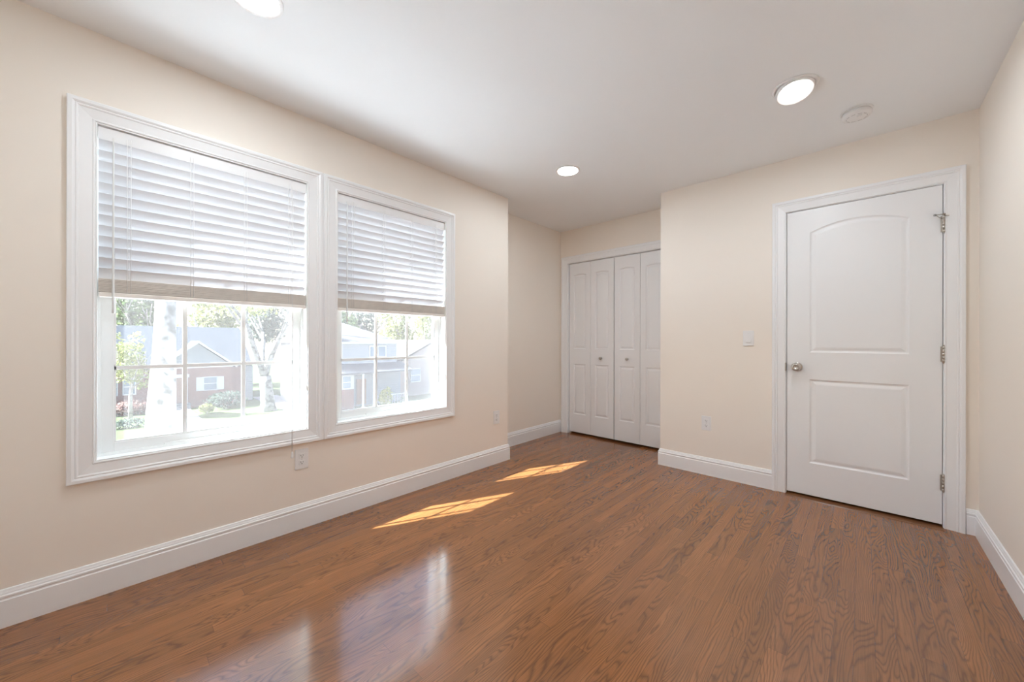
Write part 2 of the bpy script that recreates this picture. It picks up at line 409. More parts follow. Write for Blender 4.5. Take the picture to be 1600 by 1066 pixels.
# ------------------------------------------------------------------ moulded panel doors
def inset(poly, d):
    """inward offset of a counter-clockwise polygon"""
    n = len(poly); out = []
    for i in range(n):
        p0, p1, p2 = Vector(poly[i-1]), Vector(poly[i]), Vector(poly[(i+1) % n])
        e1 = (p1-p0).normalized(); e2 = (p2-p1).normalized()
        n1 = Vector((-e1.y, e1.x)); n2 = Vector((-e2.y, e2.x)); m_ = (n1+n2).normalized()
        out.append(tuple(p1 + m_*(d/max(0.3, m_.dot(n1)))))
    return out
def panel_outline(x0, x1, z0, z1, rise=0.0, seg=14):
    P = [(x0, z0), (x1, z0)]
    if rise <= 0: return P + [(x1, z1), (x0, z1)]
    w = (x1-x0)/2; R = (w*w + rise*rise)/(2*rise); cx = (x0+x1)/2; cz = z1 + rise - R
    a = math.asin(w/R)
    return P + [(cx + R*math.sin(t), cz + R*math.cos(t)) for t in [a - 2*a*k/seg for k in range(seg+1)]]
def door_leaf_mesh(x0, x1, z0, z1, y, thick, panels, depth=0.006, wid=0.034):
    """panelled front face at y (looking toward -y) and a plain slab behind"""
    b = MB(); bm = b.bm
    def ring(P, yy): return [bm.verts.new((p[0], yy, p[1])) for p in P]
    bev = 0.002
    outer0 = ring([(x0, z0), (x1, z0), (x1, z1), (x0, z1)], y+bev)
    outer = ring([(x0+bev, z0+bev), (x1-bev, z0+bev), (x1-bev, z1-bev), (x0+bev, z1-bev)], y)
    back = ring([(x0, z0), (x1, z0), (x1, z1), (x0, z1)], y+thick)
    for A, B in ((outer0, outer), (back, outer0)):
        for i in range(4): bm.faces.new((A[i], A[(i+1) % 4], B[(i+1) % 4], B[i]))
    bm.faces.new(back)
    edges = [bm.edges.get((outer[i], outer[(i+1) % 4])) for i in range(4)]
    k = wid/0.034
    prof = [(0.0, 0.0), (0.003*k, 0.35), (0.007*k, 0.85), (0.011*k, 1.0), (0.015*k, 0.95), (0.022*k, 0.62), (0.030*k, 0.32), (0.034*k, 0.25)]
    for P in panels:
        rows = [ring(inset(P, o) if o else P, y + depth*d) for o, d in prof]
        n = len(P)
        for i in range(n):
            e_ = bm.edges.get((rows[0][i], rows[0][(i+1) % n])) or bm.edges.new((rows[0][i], rows[0][(i+1) % n])); edges.append(e_)
        for A, B in zip(rows, rows[1:]):
            for i in range(n): bm.faces.new((A[i], A[(i+1) % n], B[(i+1) % n], B[i]))
        bm.faces.new(rows[-1])
    bmesh.ops.triangle_fill(bm, edges=edges, use_beauty=True, use_dissolve=False)
    return b

YF = D1 + 0.003
root = thing('door_1', ((DX0+DX1)/2, D1, 0), 'white panel door with an arched upper panel and hinges on its right', 'door', None, 'structure')
lx0, lx1 = DX0+0.0065, DX1-0.0065
P1 = panel_outline(2.150, 2.638, 1.030, 1.880, 0.056, 18); P2 = panel_outline(2.150, 2.638, 0.247, 0.839)
door_leaf_mesh(lx0, lx1, 0.018, DZ1-0.0055, YF, 0.035, [P1, P2], 0.007, 0.038).build('door_leaf', M_DOOR, root)
b = MB()
kx, kz = 2.079, 0.925
b.lathe([(0.0, -0.004), (0.031, -0.004), (0.0325, -0.001), (0.0325, 0.0)], (kx, YF-0.004, kz), 'Y')
b.lathe([(0.031, 0.0), (0.028, -0.005), (0.018, -0.008), (0.012, -0.012), (0.011, -0.026), (0.016, -0.032), (0.024, -0.038), (0.0275, -0.046), (0.0275, -0.054), (0.024, -0.062), (0.014, -0.0665), (0.0125, -0.064), (0.0, -0.064)],
        (kx, YF-0.004, kz), 'Y')
knob = b.build('door_knob', M_NICKEL, root); knob['label'] = 'satin nickel round door knob'
b = MB().box((kx-0.001, YF-0.0705, kz-0.006), (kx+0.001, YF-0.0675, kz+0.006))
b.build('knob_slot', M_DARK, knob)
b = MB().box((DX0-0.004, D1-0.0115, 0.893), (DX0+0.0045, D1+0.012, 0.953), 0.001)
b.build('strike_plate', M_NICKEL, root)
for i, (z0, z1) in enumerate(((1.757, 1.861), (0.984, 1.083), (0.216, 0.318))):
    b = MB(); hx = DX1-0.0035; hy = D1-0.0075; seg = (z1-z0)/5
    for k in range(5): b.lathe([(0.0052, 0), (0.0065, 0.001), (0.0065, seg-0.0012), (0.0052, seg-0.0002)], (hx, hy, z0+k*seg), 'Z', 16)
    b.lathe([(0.0, -0.006), (0.003, -0.0055), (0.0045, -0.002), (0.003, 0.0)], (hx, hy, z0), 'Z', 12)
    b.lathe([(0.003, 0.0), (0.0048, 0.002), (0.003, 0.0055), (0.0, 0.006)], (hx, hy, z1), 'Z', 12)
    b.box((hx-0.012, D1+0.001, z0+0.004), (hx+0.002, D1+0.0028, z1-0.004))
    hg = b.build('hinge', M_NICKEL, root)
    if i == 0:
        hg['label'] = 'top hinge carrying a hinge-pin door stop'
        b = MB(); zz = z1-0.012
        b.lathe([(0.0, 0.006), (0.008, 0.006), (0.0085, 0.008), (0.0085, 0.012), (0.008, 0.014), (0.0, 0.014)], (hx, hy, z1-0.006), 'Z', 16)
        b.tube([(hx, hy-0.004, z1+0.004), (hx-0.018, hy-0.018, z1+0.001), (hx-0.036, hy-0.028, z1-0.001)], 0.0030, 10)
        b.tube([(hx-0.036, hy-0.028, z1-0.001), (hx-0.020, hy-0.012, z1-0.014), (hx-0.004, hy-0.002, z1-0.022)], 0.0018, 8)
        b.tube([(hx, hy-0.004, z1-0.004), (hx+0.018, hy-0.020, z1-0.012)], 0.0028, 10)
        st = b.build('door_stop', M_NICKEL, hg)
        b = MB().tube([(hx-0.034, hy-0.027, z1-0.001), (hx-0.042, hy-0.031, z1-0.002)], 0.0062, 12)
        b.build('stop_bumper', M_RUBBER, st)
        # keep the tree at three levels
        bpy.data.objects['stop_bumper'].parent = hg
# closet: two bifold pairs of two leaves
xs = [CX0+0.006, CX0+0.300, CX0+0.5985, CX0+0.897, CX1-0.006]
YC = D2 + 0.022
labels = ['left pair of white bifold closet doors', 'right pair of white bifold closet doors, half hidden by the jutting wall']
for pr in range(2):
    root = thing(f'door_{pr+2}', (xs[pr*2], D2, 0), labels[pr], 'closet door', None, 'structure')
    for q in range(2):
        a, c = xs[pr*2+q], xs[pr*2+q+1]
        a += 0.0042 if (q == 0) else 0.0012; c -= 0.0042 if (q == 1) else 0.0012
        m0 = a+0.060; m1 = c-0.060
        PU = panel_outline(m0, m1, 1.015, 1.893, 0.011, 8); PL = panel_outline(m0, m1, 0.238, 0.835)
        door_leaf_mesh(a, c, 0.022, CZ1-0.008, YC, 0.030, [PU, PL], 0.008, 0.036).build('door_leaf', M_DOOR, root)
    kx = 0.262 if pr == 0 else 0.580
    b = MB().lathe([(0.0095, 0.0), (0.0075, -0.006), (0.0075, -0.012), (0.013, -0.018), (0.0155, -0.023), (0.0145, -0.029), (0.008, -0.032), (0.0, -0.0325)], (kx, YC, 0.915), 'Y', 24)
    k = b.build('knob', M_NICKEL, root); k['label'] = 'small round nickel knob'

# ------------------------------------------------------------------ windows
def make_window(n, y0, y1, label):
    root = thing(f'window_{n}', (-0.08, (y0+y1)/2, OZ0), label, 'window', None, 'structure')
    # vinyl frame lining the opening
    b = MB(); XO, XI = -WT-0.01, 0.0085
    f = 0.0065
    def ringbox(mb, ya, yb, za, zb, xa, xb, t):
        mb.box((xa, ya, za), (xb, ya+t, zb)); mb.box((xa, yb-t, za), (xb, yb, zb))
        mb.box((xa, ya+t, za), (xb, yb-t, za+t)); mb.box((xa, ya+t, zb-t), (xb, yb-t, zb))
    ringbox(b, y0+0.0005, y1-0.0005, OZ0+0.0005, OZ1-0.0005, -WT, XI-0.002, 0.005)     # jamb extension
    ringbox(b, y0+0.0055, y1-0.0055, OZ0+0.0055, OZ1-0.0055, -0.160, -0.052, 0.008)        # master frame
    ringbox(b, y0+0.0135, y1-0.0135, OZ0+0.0135, OZ1-0.0135, -0.066, -0.056, 0.004)      # inner stop
    fr = b.build('window_frame', M_VINYL, root)
    # sashes
    def sash(name, za, zb, xa, xb, muntin_z, rail_b=0.048, rail_t=0.040):
        ya, yb = y0+0.0140, y1-0.0140; st = 0.042
        mb = MB()
        mb.box((xa, ya, za), (xb, ya+st, zb), 0.0015); mb.box((xa, yb-st, za), (xb, yb, zb), 0.0015)
        mb.box((xa, ya+st, za), (xb, yb-st, za+rail_b), 0.0015); mb.box((xa, ya+st, zb-rail_t), (xb, yb-st, zb), 0.0015)
        # glazing bead
        ga, gb, gz0, gz1 = ya+st, yb-st, za+rail_b, zb-rail_t
        x1 = xb-0.004; x0_ = x1-0.008
        mb.box((x0_, ga, gz0), (x1, ga+0.007, gz1)); mb.box((x0_, gb-0.007, gz0), (x1, gb, gz1))
        mb.box((x0_, ga+0.007, gz0), (x1, gb-0.007, gz0+0.007)); mb.box((x0_, ga+0.007, gz1-0.007), (x1, gb-0.007, gz1))
        s_ = mb.build(name, M_VINYL, root)
        xm = (xa+xb)/2
        g = MB().box((xm-0.0015, ga-0.004, gz0-0.004), (xm+0.0015, gb+0.004, gz1+0.004)).build('glass_pane', M_GLASS, s_)
        mb = MB(); hw = 0.009
        for k in (1, 2):
            yy = ga + (gb-ga)*k/3; mb.box((xm-0.004+0.006, yy-hw, gz0), (xm+0.004+0.006, yy+hw, gz1), 0.001)
        mb.box((xm-0.0035+0.006, ga, muntin_z-hw), (xm+0.0035+0.006, gb, muntin_z+hw), 0.001)
        mb.build('muntin_grid', M_VINYL, s_)
        return s_
    lower = sash('lower_sash', OZ0+0.0140, 1.352, -0.094, -0.067, 0.980, 0.043, 0.034)
    # lift rail and lock
    mb = MB().box((-0.0668, (y0+y1)/2-0.20, OZ0+0.016), (-0.058, (y0+y1)/2+0.20, OZ0+0.026), 0.002)
    mb.build('lift_rail', M_VINYL, lower)
    upper = sash('upper_sash', 1.322, OZ1-0.0140, -0.126, -0.098, 1.665, 0.034, 0.040)
    mb = MB().poly([(-0.142, y0+0.016, OZ0+0.016), (-0.142, y1-0.016, OZ0+0.016), (-0.142, y1-0.016, 1.335), (-0.142, y0+0.016, 1.335)])
    mb.build('haze_screen', M_HAZE, root)  # added sheet that veils the outside view in haze
    return root
make_window(1, *OPEN[0], 'left double-hung window with white grid and raised blind')
make_window(2, *OPEN[1], 'right double-hung window with white grid and raised blind')

# portals that help the renderer find the daylight coming through the openings
for y0, y1 in OPEN:
    d = bpy.data.lights.new('daylight_portal', 'AREA'); d.shape = 'RECTANGLE'; d.size = OZ1-OZ0; d.size_y = y1-y0; d.cycles.is_portal = True
    o = bpy.data.objects.new('daylight_portal', d); COL.objects.link(o); o.location = (-WT-0.02, (y0+y1)/2, (OZ0+OZ1)/2)
    o.rotation_euler = (0, -PI/2, 0)

# ------------------------------------------------------------------ blinds
def make_blind(y0, y1, label, ladders, wand_y, wand_z, cord_y=None, cord_z=None):
    root = thing('window_blind', (-0.03, (y0+y1)/2, OZ1-0.006), label, 'window blind', 'raised white slatted blinds in the windows')
    a, c = y0+0.0085, y1-0.0085
    MB().box((-0.0125, y0+0.0065, 1.986), (-0.0055, y1-0.0065, 2.0415), 0.0012).build('valance', M_TRIM, root)
    MB().box((-0.050, a, 2.000), (-0.0135, c, 2.038), 0.002).build('head_rail', M_TRIM, root)
    # open slats: room edge up, outer edge down, slightly crowned
    pitch = 0.0469; xc = -0.022; tilt = math.radians(62); n = 13; z_top = 1.966
    mb = MB()
    def slat(mb, zc, t, crown=0.0022, half=0.025, th=0.0024, jit=0.0):
        top, bot = [], []
        for k in range(7):
            s_ = -1 + 2*k/6; lx = s_*half; lz = crown*(1-s_*s_)
            ct, st_ = math.cos(t+jit), math.sin(t+jit)
            for lst, dz in ((top, th/2), (bot, -th/2)):
                X = lx*ct - (lz+dz)*st_; Z = lx*st_ + (lz+dz)*ct; lst.append((xc+X, zc+Z))
        sec = top + bot[::-1]
        mb.loops([[(x, a, z) for x, z in sec], [(x, c, z) for x, z in sec]], True, True)
    for i in range(n): slat(mb, z_top - i*pitch, tilt, jit=random.uniform(-0.03, 0.03))
    mb.build('slats', M_SLAT, root)
    mb = MB(); zs = 1.3215
    for i in range(17): slat(mb, zs + i*0.0034, random.uniform(-0.01, 0.012), crown=0.0008, th=0.0022)
    mb.build('stacked_slats', M_STACK, root)['label'] = 'slats stacked tight above the bottom rail'
    MB().box((xc-0.026, a, 1.298), (xc+0.026, c, 1.3185), 0.004).build('bottom_rail', M_RAIL, root)
    for y in ladders:
        mb = MB()
        for x in (xc+0.0275, xc-0.0275): mb.tube([(x, y-0.006, 2.01), (x, y-0.006, 1.318)], 0.0010, 6); mb.tube([(x, y+0.006, 2.01), (x, y+0.006, 1.318)], 0.0010, 6)
        for i in range(n):
            z = z_top - i*pitch
            mb.tube([(xc+0.0275, y, z+0.004), (xc-0.0275, y, z-0.024)], 0.0007, 5)
        mb.build('ladder_cord', M_CORD, root)
        MB().lathe([(0.0, -0.002), (0.005, -0.002), (0.006, 0.0)], (xc, y, 1.298), 'Z', 12).build('cord_plug', M_PLATE, root)
    wx = 0.016
    MB().tube([(wx-0.006, wand_y, 1.998), (wx, wand_y, 1.975), (wx, wand_y, wand_z+0.03), (wx, wand_y, wand_z)], [0.002, 0.003, 0.0042, 0.0048], 8).build('tilt_wand', M_WAND, root)
    if cord_y is not None:
        mb = MB()
        for d in (-0.0022, 0.0022): mb.tube([(0.009, cord_y+d, 1.992), (0.030, cord_y+d, 1.93), (0.031, cord_y+d, cord_z+0.03)], 0.0010, 6)
        mb.build('pull_cord', M_CORD, root)
        MB().lathe([(0.0025, 0.036), (0.0045, 0.033), (0.008, 0.006), (0.008, 0.001), (0.006, 0.0)], (0.031, cord_y, cord_z), 'Z', 14).build('cord_tassel', M_PLATE, root)
    return root
y0 = OPEN[0][0]; y1 = OPEN[1][0]
make_blind(*OPEN[0], 'left white slatted blind, raised over half the window, with its long pull cord', [y0+0.102, y0+0.320, y0+0.540, y0+0.752], 0.010, 1.226, 0.716, 0.432)
make_blind(*OPEN[1], 'right white slatted blind, raised over half the window, tilt wand at its left', [y1+0.102, y1+0.320, y1+0.540, y1+0.752], 1.035, 1.225)

# ------------------------------------------------------------------ switch and outlets
def outlet(face, cy, cz, label):
    """duplex receptacle; face 'x' = on the left wall, 'y' = on the door wall"""
    if face == 'x': T = lambda u, v, h: (h, cy+u, cz+v)
    else: T = lambda u, v, h: (cy+u, D1-h, cz+v)
    def bx(mb, u0, u1, v0, v1, h0, h1, bev=0):
        p, q = T(u0, v0, h0), T(u1, v1, h1); mb.box(tuple(map(min, p, q)), tuple(map(max, p, q)), bev)
    root = thing('wall_outlet', T(0, 0, 0), label, 'electrical outlet', 'white duplex outlets low on the walls')
    mb = MB(); bx(mb, -0.0365, 0.0365, -0.059, 0.059, 0, 0.0055, 0.0018); mb.build('cover_plate', M_PLATE, root)
    for s_ in (-1, 1):
        mb = MB(); bx(mb, -0.0165, 0.0165, s_*0.0195-0.014, s_*0.0195+0.014, 0.0055, 0.0075, 0.0012); r = mb.build('receptacle', M_PLATE, root)
        mb = MB(); bx(mb, -0.0075, -0.0052, s_*0.0195-0.002, s_*0.0195+0.007, 0.0074, 0.0078); bx(mb, 0.0052, 0.0075, s_*0.0195-0.001, s_*0.0195+0.006, 0.0074, 0.0078)
        bx(mb, -0.0024, 0.0024, s_*0.0195-0.010, s_*0.0195-0.0055, 0.0074, 0.0078); mb.build('slots', M_DARK, r)
    mb = MB(); mb.lathe([(0.0, -0.0015), (0.0028, -0.0012), (0.003, 0.0)][::1] if face == 'y' else [(0.003, 0.0), (0.0028, 0.0012), (0.0, 0.0015)], T(0, 0, 0.0055), 'Y' if face == 'y' else 'X', 12)
    mb.build('screw', M_NICKEL, root)
outlet('x', 0.775, 0.408, 'white outlet on the window wall, below the left window')
outlet('x', 2.390, 0.416, 'white outlet on the window wall, near the wall corner')
outlet('y', 1.478, 0.428, 'white outlet below the light switch')
root = thing('light_switch', (1.778, D1, 1.132), 'white rocker light switch beside the panel door', 'light switch')
MB().box((1.7415, D1-0.0055, 1.073), (1.8145, D1, 1.191), 0.0018).build('cover_plate', M_PLATE, root)
b = MB(); b.prism([(1.7615, D1-0.0055, 1.099), (1.7615, D1-0.0115, 1.101), (1.7615, D1-0.0075, 1.132), (1.7615, D1-0.0065, 1.163), (1.7615, D1-0.0055, 1.165)], (0.033, 0, 0))
b.build('rocker', M_PLATE, root)
for z in (1.0925, 1.1715): MB().lathe([(0.003, 0.0), (0.0028, -0.001), (0.0, -0.0013)], (1.778, D1-0.0055, z), 'Y', 12).build('screw', M_PLATE, root)

# ------------------------------------------------------------------ ceiling fixtures
def downlight(x, y, label, tilt=None):
    root = thing('recessed_light', (x, y, H), label, 'ceiling light', 'recessed ceiling lights')
    if tilt is None:
        MB().lathe([(0.078, -0.0015), (0.080, -0.005), (0.088, -0.006), (0.093, -0.004), (0.0945, 0.0)], (x, y, H), 'Z', 48).build('trim_ring', M_PLATE, root)
        MB().lathe([(0.0, -0.0048), (0.068, -0.0046), (0.0785, -0.003), (0.0785, -0.0005)], (x, y, H), 'Z', 48).build('lens', M_LENS, root)
        zl = H-0.012; rot = (0, 0, 0)
    else:
        MB().lathe([(0.082, -0.0005), (0.083, -0.005), (0.093, -0.006), (0.098, -0.004), (0.0995, 0.0)], (x, y, H), 'Z', 48).build('trim_ring', M_PLATE, root)
        R = Matrix.Rotation(tilt[1], 4, 'Z') @ Matrix.Rotation(tilt[0], 4, 'X')
        def tilted(prof):
            mb = MB(); mb.lathe(prof, (0, 0, 0), 'Z', 48)
            for v in mb.bm.verts: v.co = R @ v.co + Vector((x, y, H-0.024))
            return mb
        tilted([(0.0585, 0.015), (0.066, 0.005), (0.0765, -0.007), (0.079, -0.008), (0.082, -0.006), (0.084, 0.002), (0.084, 0.016), (0.0585, 0.016)]).build('gimbal_ring', M_PLATE, root)
        tilted([(0.0, 0.009), (0.050, 0.0095), (0.058, 0.012), (0.058, 0.0155)]).build('lens', M_LENS, root)
        zl = H-0.055; rot = (0, 0, 0)
    d = bpy.data.lights.new('lamp_glow', 'AREA'); d.shape = 'DISK'; d.size = 0.13; d.energy = LAMP_W; d.color = (0.84, 0.935, 1.0)
    o = bpy.data.objects.new('lamp_glow', d); COL.objects.link(o); o.parent = root; o.location = (0, 0, zl-H); o.rotation_euler = rot
    return root
downlight(2.165, 2.446, 'round recessed light nearest the smoke detector, with a tilted eyeball ring', (math.radians(-14), math.radians(25)))
downlight(0.737, 2.443, 'round recessed light near the closet alcove')
downlight(0.700, 0.385, 'round recessed light cut by the top edge, above the left window')
downlight(2.165, 0.385, 'round recessed light added above the viewer, outside the picture')  # unseen fourth lamp of the grid, added to brighten the low parts of the room
root = thing('smoke_detector', (2.398, 2.950, H), 'round white smoke detector on the ceiling above the panel door', 'smoke detector')
MB().lathe([(0.0, -0.004), (0.070, -0.004), (0.072, -0.002), (0.072, 0.0)], (2.398, 2.95, H), 'Z', 48).build('base_plate', M_PLATE, root)
MB().lathe([(0.062, -0.004), (0.062, -0.010), (0.066, -0.0105), (0.067, -0.024), (0.062, -0.032), (0.040, -0.036), (0.0, -0.037)], (2.398, 2.95, H), 'Z', 48).build('cover', M_PLATE, root)
MB().lathe([(0.0, -0.0395), (0.010, -0.039), (0.0115, -0.036)], (2.410, 2.93, H), 'Z', 20).build('test_button', M_PLATE, root)
b = MB()
for k in range(10):
    a_ = 2*PI*k/10; c_ = Vector((2.398+0.045*math.cos(a_), 2.95+0.045*math.sin(a_), H-0.0362)); t_ = Vector((-math.sin(a_), math.cos(a_), 0))*0.009; n_ = Vector((math.cos(a_), math.sin(a_), 0))*0.0014
    b.prism([c_-t_-n_, c_+t_-n_, c_+t_+n_, c_-t_+n_], (0, 0, 0.0015))
b.build('vent_slots', M_VENT, root)

#EXTERIOR
# ------------------------------------------------------------------ outside: street side of the house, seen through the windows
GZ = -4.3
M_GRASS = paint('lawn_grass', (0.065, 0.085, 0.035), 0.9, 0.35, 0.6, spec=0.05)
M_ROAD = paint('grey_asphalt', (0.22, 0.22, 0.23), 0.9, 0.12, 1.2)
M_BOUNCE = paint('pale_bounce_paving', (0.82, 0.81, 0.80), 0.85, 0.08, 1.5)  # kept very pale so it reflects sunlight up to the ceiling
M_PATH = paint('grey_concrete', (0.20, 0.195, 0.195), 0.85, 0.08, 1.5)
M_HWHITE = paint('white_house_paint', (0.46, 0.46, 0.47), 0.6, 0.03, 2)
M_ROOF = paint('blue_grey_shingles', (0.035, 0.042, 0.052), 0.85, 0.2, 6, spec=0.15)
M_ROOFP = paint('pale_shingles', (0.09, 0.092, 0.10), 0.85, 0.08, 6, spec=0.15)
M_ROOFB = paint('brown_shingles', (0.06, 0.05, 0.05), 0.85, 0.2, 6, spec=0.15)
M_PANE = paint('dark_house_glass', (0.12, 0.16, 0.21), 0.15, 0.2, 1.5)
M_DOORB = paint('brown_front_door', (0.23, 0.13, 0.10), 0.5, 0.1, 3)
def siding_material(name, c1, c2, step):
    m, nt, N, L, b = nodes_of(name)
    geo = N.new('ShaderNodeNewGeometry'); sep = N.new('ShaderNodeSeparateXYZ'); L.new(geo.outputs['Position'], sep.inputs[0])
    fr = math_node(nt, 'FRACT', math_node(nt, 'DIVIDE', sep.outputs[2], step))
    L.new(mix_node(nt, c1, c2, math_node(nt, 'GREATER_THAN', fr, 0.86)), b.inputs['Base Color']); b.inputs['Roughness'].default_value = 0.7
    return m
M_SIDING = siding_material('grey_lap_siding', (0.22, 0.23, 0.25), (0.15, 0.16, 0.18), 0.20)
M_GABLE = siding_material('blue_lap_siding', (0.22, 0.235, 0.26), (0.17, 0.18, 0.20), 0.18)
def brick_material():
    m, nt, N, L, b = nodes_of('red_brick')
    geo = N.new('ShaderNodeNewGeometry'); sep = N.new('ShaderNodeSeparateXYZ'); L.new(geo.outputs['Position'], sep.inputs[0])
    cb = N.new('ShaderNodeCombineXYZ'); L.new(math_node(nt, 'ADD', sep.outputs[1], sep.outputs[0]), cb.inputs[0]); L.new(sep.outputs[2], cb.inputs[1])
    br = N.new('ShaderNodeTexBrick'); br.inputs['Scale'].default_value = 2.2; br.inputs['Mortar Size'].default_value = 0.015
    br.inputs['Color1'].default_value = (0.19, 0.08, 0.065, 1); br.inputs['Color2'].default_value = (0.15, 0.06, 0.05, 1); br.inputs['Mortar'].default_value = (0.24, 0.21, 0.20, 1)
    L.new(cb.outputs[0], br.inputs['Vector']); L.new(br.outputs[0], b.inputs['Base Color']); b.inputs['Roughness'].default_value = 0.85
    return m
M_BRICK = brick_material()
def bark_material(name, base, blotch, scale):
    m, nt, N, L, b = nodes_of(name)
    tc = N.new('ShaderNodeTexCoord'); nz = N.new('ShaderNodeTexNoise'); nz.inputs['Scale'].default_value = scale; nz.inputs['Detail'].default_value = 4
    L.new(tc.outputs['Object'], nz.inputs['Vector'])
    rp = N.new('ShaderNodeValToRGB'); L.new(nz.outputs['Fac'], rp.inputs[0])
    e = rp.color_ramp.elements; e[0].position = 0.40; e[0].color = (*blotch, 1); e[1].position = 0.52; e[1].color = (*base, 1)
    L.new(rp.outputs[0], b.inputs['Base Color']); b.inputs['Roughness'].default_value = 0.9
    return m
M_BARKP = bark_material('mottled_pale_bark', (0.20, 0.193, 0.18), (0.085, 0.08, 0.07), 4.0)
M_BARK = bark_material('grey_brown_bark', (0.36, 0.32, 0.29), (0.22, 0.19, 0.17), 3.0)
def leaf_material(name, c1, c2):
    m, nt, N, L, b = nodes_of(name)
    geo = N.new('ShaderNodeNewGeometry')
    col = mix_node(nt, c1, c2, geo.outputs['Random Per Island'])
    L.new(col, b.inputs['Base Color']); b.inputs['Roughness'].default_value = 0.7
    t = N.new('ShaderNodeBsdfTranslucent'); L.new(col, t.inputs[0])
    mx = N.new('ShaderNodeMixShader'); mx.inputs[0].default_value = 0.45
    L.new(b.outputs[0], mx.inputs[1]); L.new(t.outputs[0], mx.inputs[2]); L.new(mx.outputs[0], N['Material Output'].inputs['Surface'])
    return m
M_LGREEN = leaf_material('green_leaves', (0.07, 0.11, 0.04), (0.16, 0.21, 0.08))
M_LYEL = leaf_material('yellow_green_leaves', (0.17, 0.20, 0.06), (0.32, 0.32, 0.11))
M_LDARK = leaf_material('dark_evergreen_leaves', (0.035, 0.06, 0.04), (0.08, 0.11, 0.08))
M_LPINK = leaf_material('reddish_leaves', (0.24, 0.12, 0.10), (0.34, 0.22, 0.18))

def sstruct(name, mb, mat, label, cat): return struct(name, mb, mat, label, cat)
sstruct('lawn', MB().box((-120, -70, GZ-0.3), (-WT-0.3, 110, GZ)), M_GRASS, 'green lawn across the street and around the houses', 'lawn')
sstruct('street', MB().box((-21, -70, GZ), (-12.5, 110, GZ+0.02)), M_ROAD, 'grey asphalt street below the windows', 'street')
sstruct('bounce_paving', MB().box((-12.5, -40, GZ), (-1.2, 60, GZ+0.02)), M_BOUNCE, 'pale unseen paving added below the windows to bounce sunlight inside', 'paving')  # unseen reflector added to throw sunlight up into the room
sstruct('sidewalk', MB().box((-24.6, -70, GZ), (-23.2, 110, GZ+0.04)), M_PATH, 'pale concrete sidewalk beyond the street', 'sidewalk')
sstruct('path', MB().box((-37.2, 3.1, GZ), (-24.6, 4.3, GZ+0.05)), M_PATH, 'pale path leading to the brick house door', 'path')
sstruct('driveway', MB().box((-40, 9.2, GZ), (-21, 11.3, GZ+0.03)), M_PATH, 'pale driveway between the brick house and the white house', 'driveway')

def leaf_mass(blobs, n, size, rng):
    """many small leaf quads scattered through ellipsoid blobs [(cx,cy,cz,rx,ry,rz)]"""
    mb = MB(); bm = mb.bm; tot = sum(b_[3]*b_[4]*b_[5] for b_ in blobs)
    for cx, cy, cz, rx, ry, rz in blobs:
        for _ in range(int(n*rx*ry*rz/tot)+1):
            d = Vector((rng.gauss(0, 1), rng.gauss(0, 1), rng.gauss(0, 1))).normalized(); r = rng.uniform(0.45, 1.0)**0.6*rng.uniform(0.8, 1.05)
            p = Vector((cx+d.x*rx*r, cy+d.y*ry*r, cz+d.z*rz*r))
            a_ = Vector((rng.gauss(0, 1), rng.gauss(0, 1), rng.gauss(0, 1))).normalized()
            b_ = a_.cross(Vector((rng.gauss(0, 1), rng.gauss(0, 1), rng.gauss(0, 1)))).normalized()
            s_ = size*rng.uniform(0.6, 1.3)
            bm.faces.new([bm.verts.new(p+a_*s_), bm.verts.new(p+b_*s_*0.6), bm.verts.new(p-a_*s_), bm.verts.new(p-b_*s_*0.6)])
    return mb
def crown_blobs(x, y, z, r, rz, rng, k=9):
    out = [(x, y, z, r*0.75, r*0.75, rz*0.75)]
    for i in range(k):
        a_ = rng.uniform(0, 2*PI); q = rng.uniform(0.45, 0.8); zz = rng.uniform(-0.6, 0.7)
        out.append((x+math.cos(a_)*r*q, y+math.sin(a_)*r*q, z+zz*rz, r*0.42, r*0.42, rz*0.36))
    return out
def branchy(mb, base, dir_, length, r, rng, depth):
    pts = [Vector(base)]; rad = [r]; d = Vector(dir_).normalized(); n = 5
    for i in range(n):
        d = (d + Vector((rng.gauss(0, 0.07), rng.gauss(0, 0.07), rng.gauss(0, 0.04)+0.02))).normalized()
        pts.append(pts[-1] + d*length/n); rad.append(r*(1-0.42*(i+1)/n))
    mb.tube(pts, rad, 10)
    if depth > 0:
        for k in range(3 if depth > 1 else 4):
            a_ = rng.uniform(0, 2*PI); sp = rng.uniform(0.35, 0.7)
            dd = (d + Vector((math.cos(a_), math.sin(a_), 0.15))*sp).normalized()
            branchy(mb, pts[-1-(k % 2)], dd, length*rng.uniform(0.6, 0.8), rad[-1]*0.72, rng, depth-1)
def tree(x, y, h, cr, label, leaf, bark, trunk_r=0.22, seed=1, n=2600, size=0.20, group=None, name='tree', cat='tree'):
    rng = random.Random(seed); root = thing(name, (x, y, GZ), label, cat, group)
    mb = MB(); mb.tube([(x, y, GZ-0.2), (x, y, GZ+0.25*h), (x+0.1, y+0.1, GZ+0.5*h)], [trunk_r*1.25, trunk_r, trunk_r*0.75], 12)
    for k in range(5):
        a_ = 2*PI*k/5+rng.uniform(0, 1); branchy(mb, (x+0.05, y+0.05, GZ+h*rng.uniform(0.30, 0.5)), (math.cos(a_)*0.6, math.sin(a_)*0.6, 0.9), h*0.26, trunk_r*0.5, rng, 1)
    mb.build('trunk', bark, root)
    leaf_mass(crown_blobs(x, y, GZ+h*0.66, cr, h*0.36, rng), n, size, rng).build('foliage', leaf, root, False)
    return root
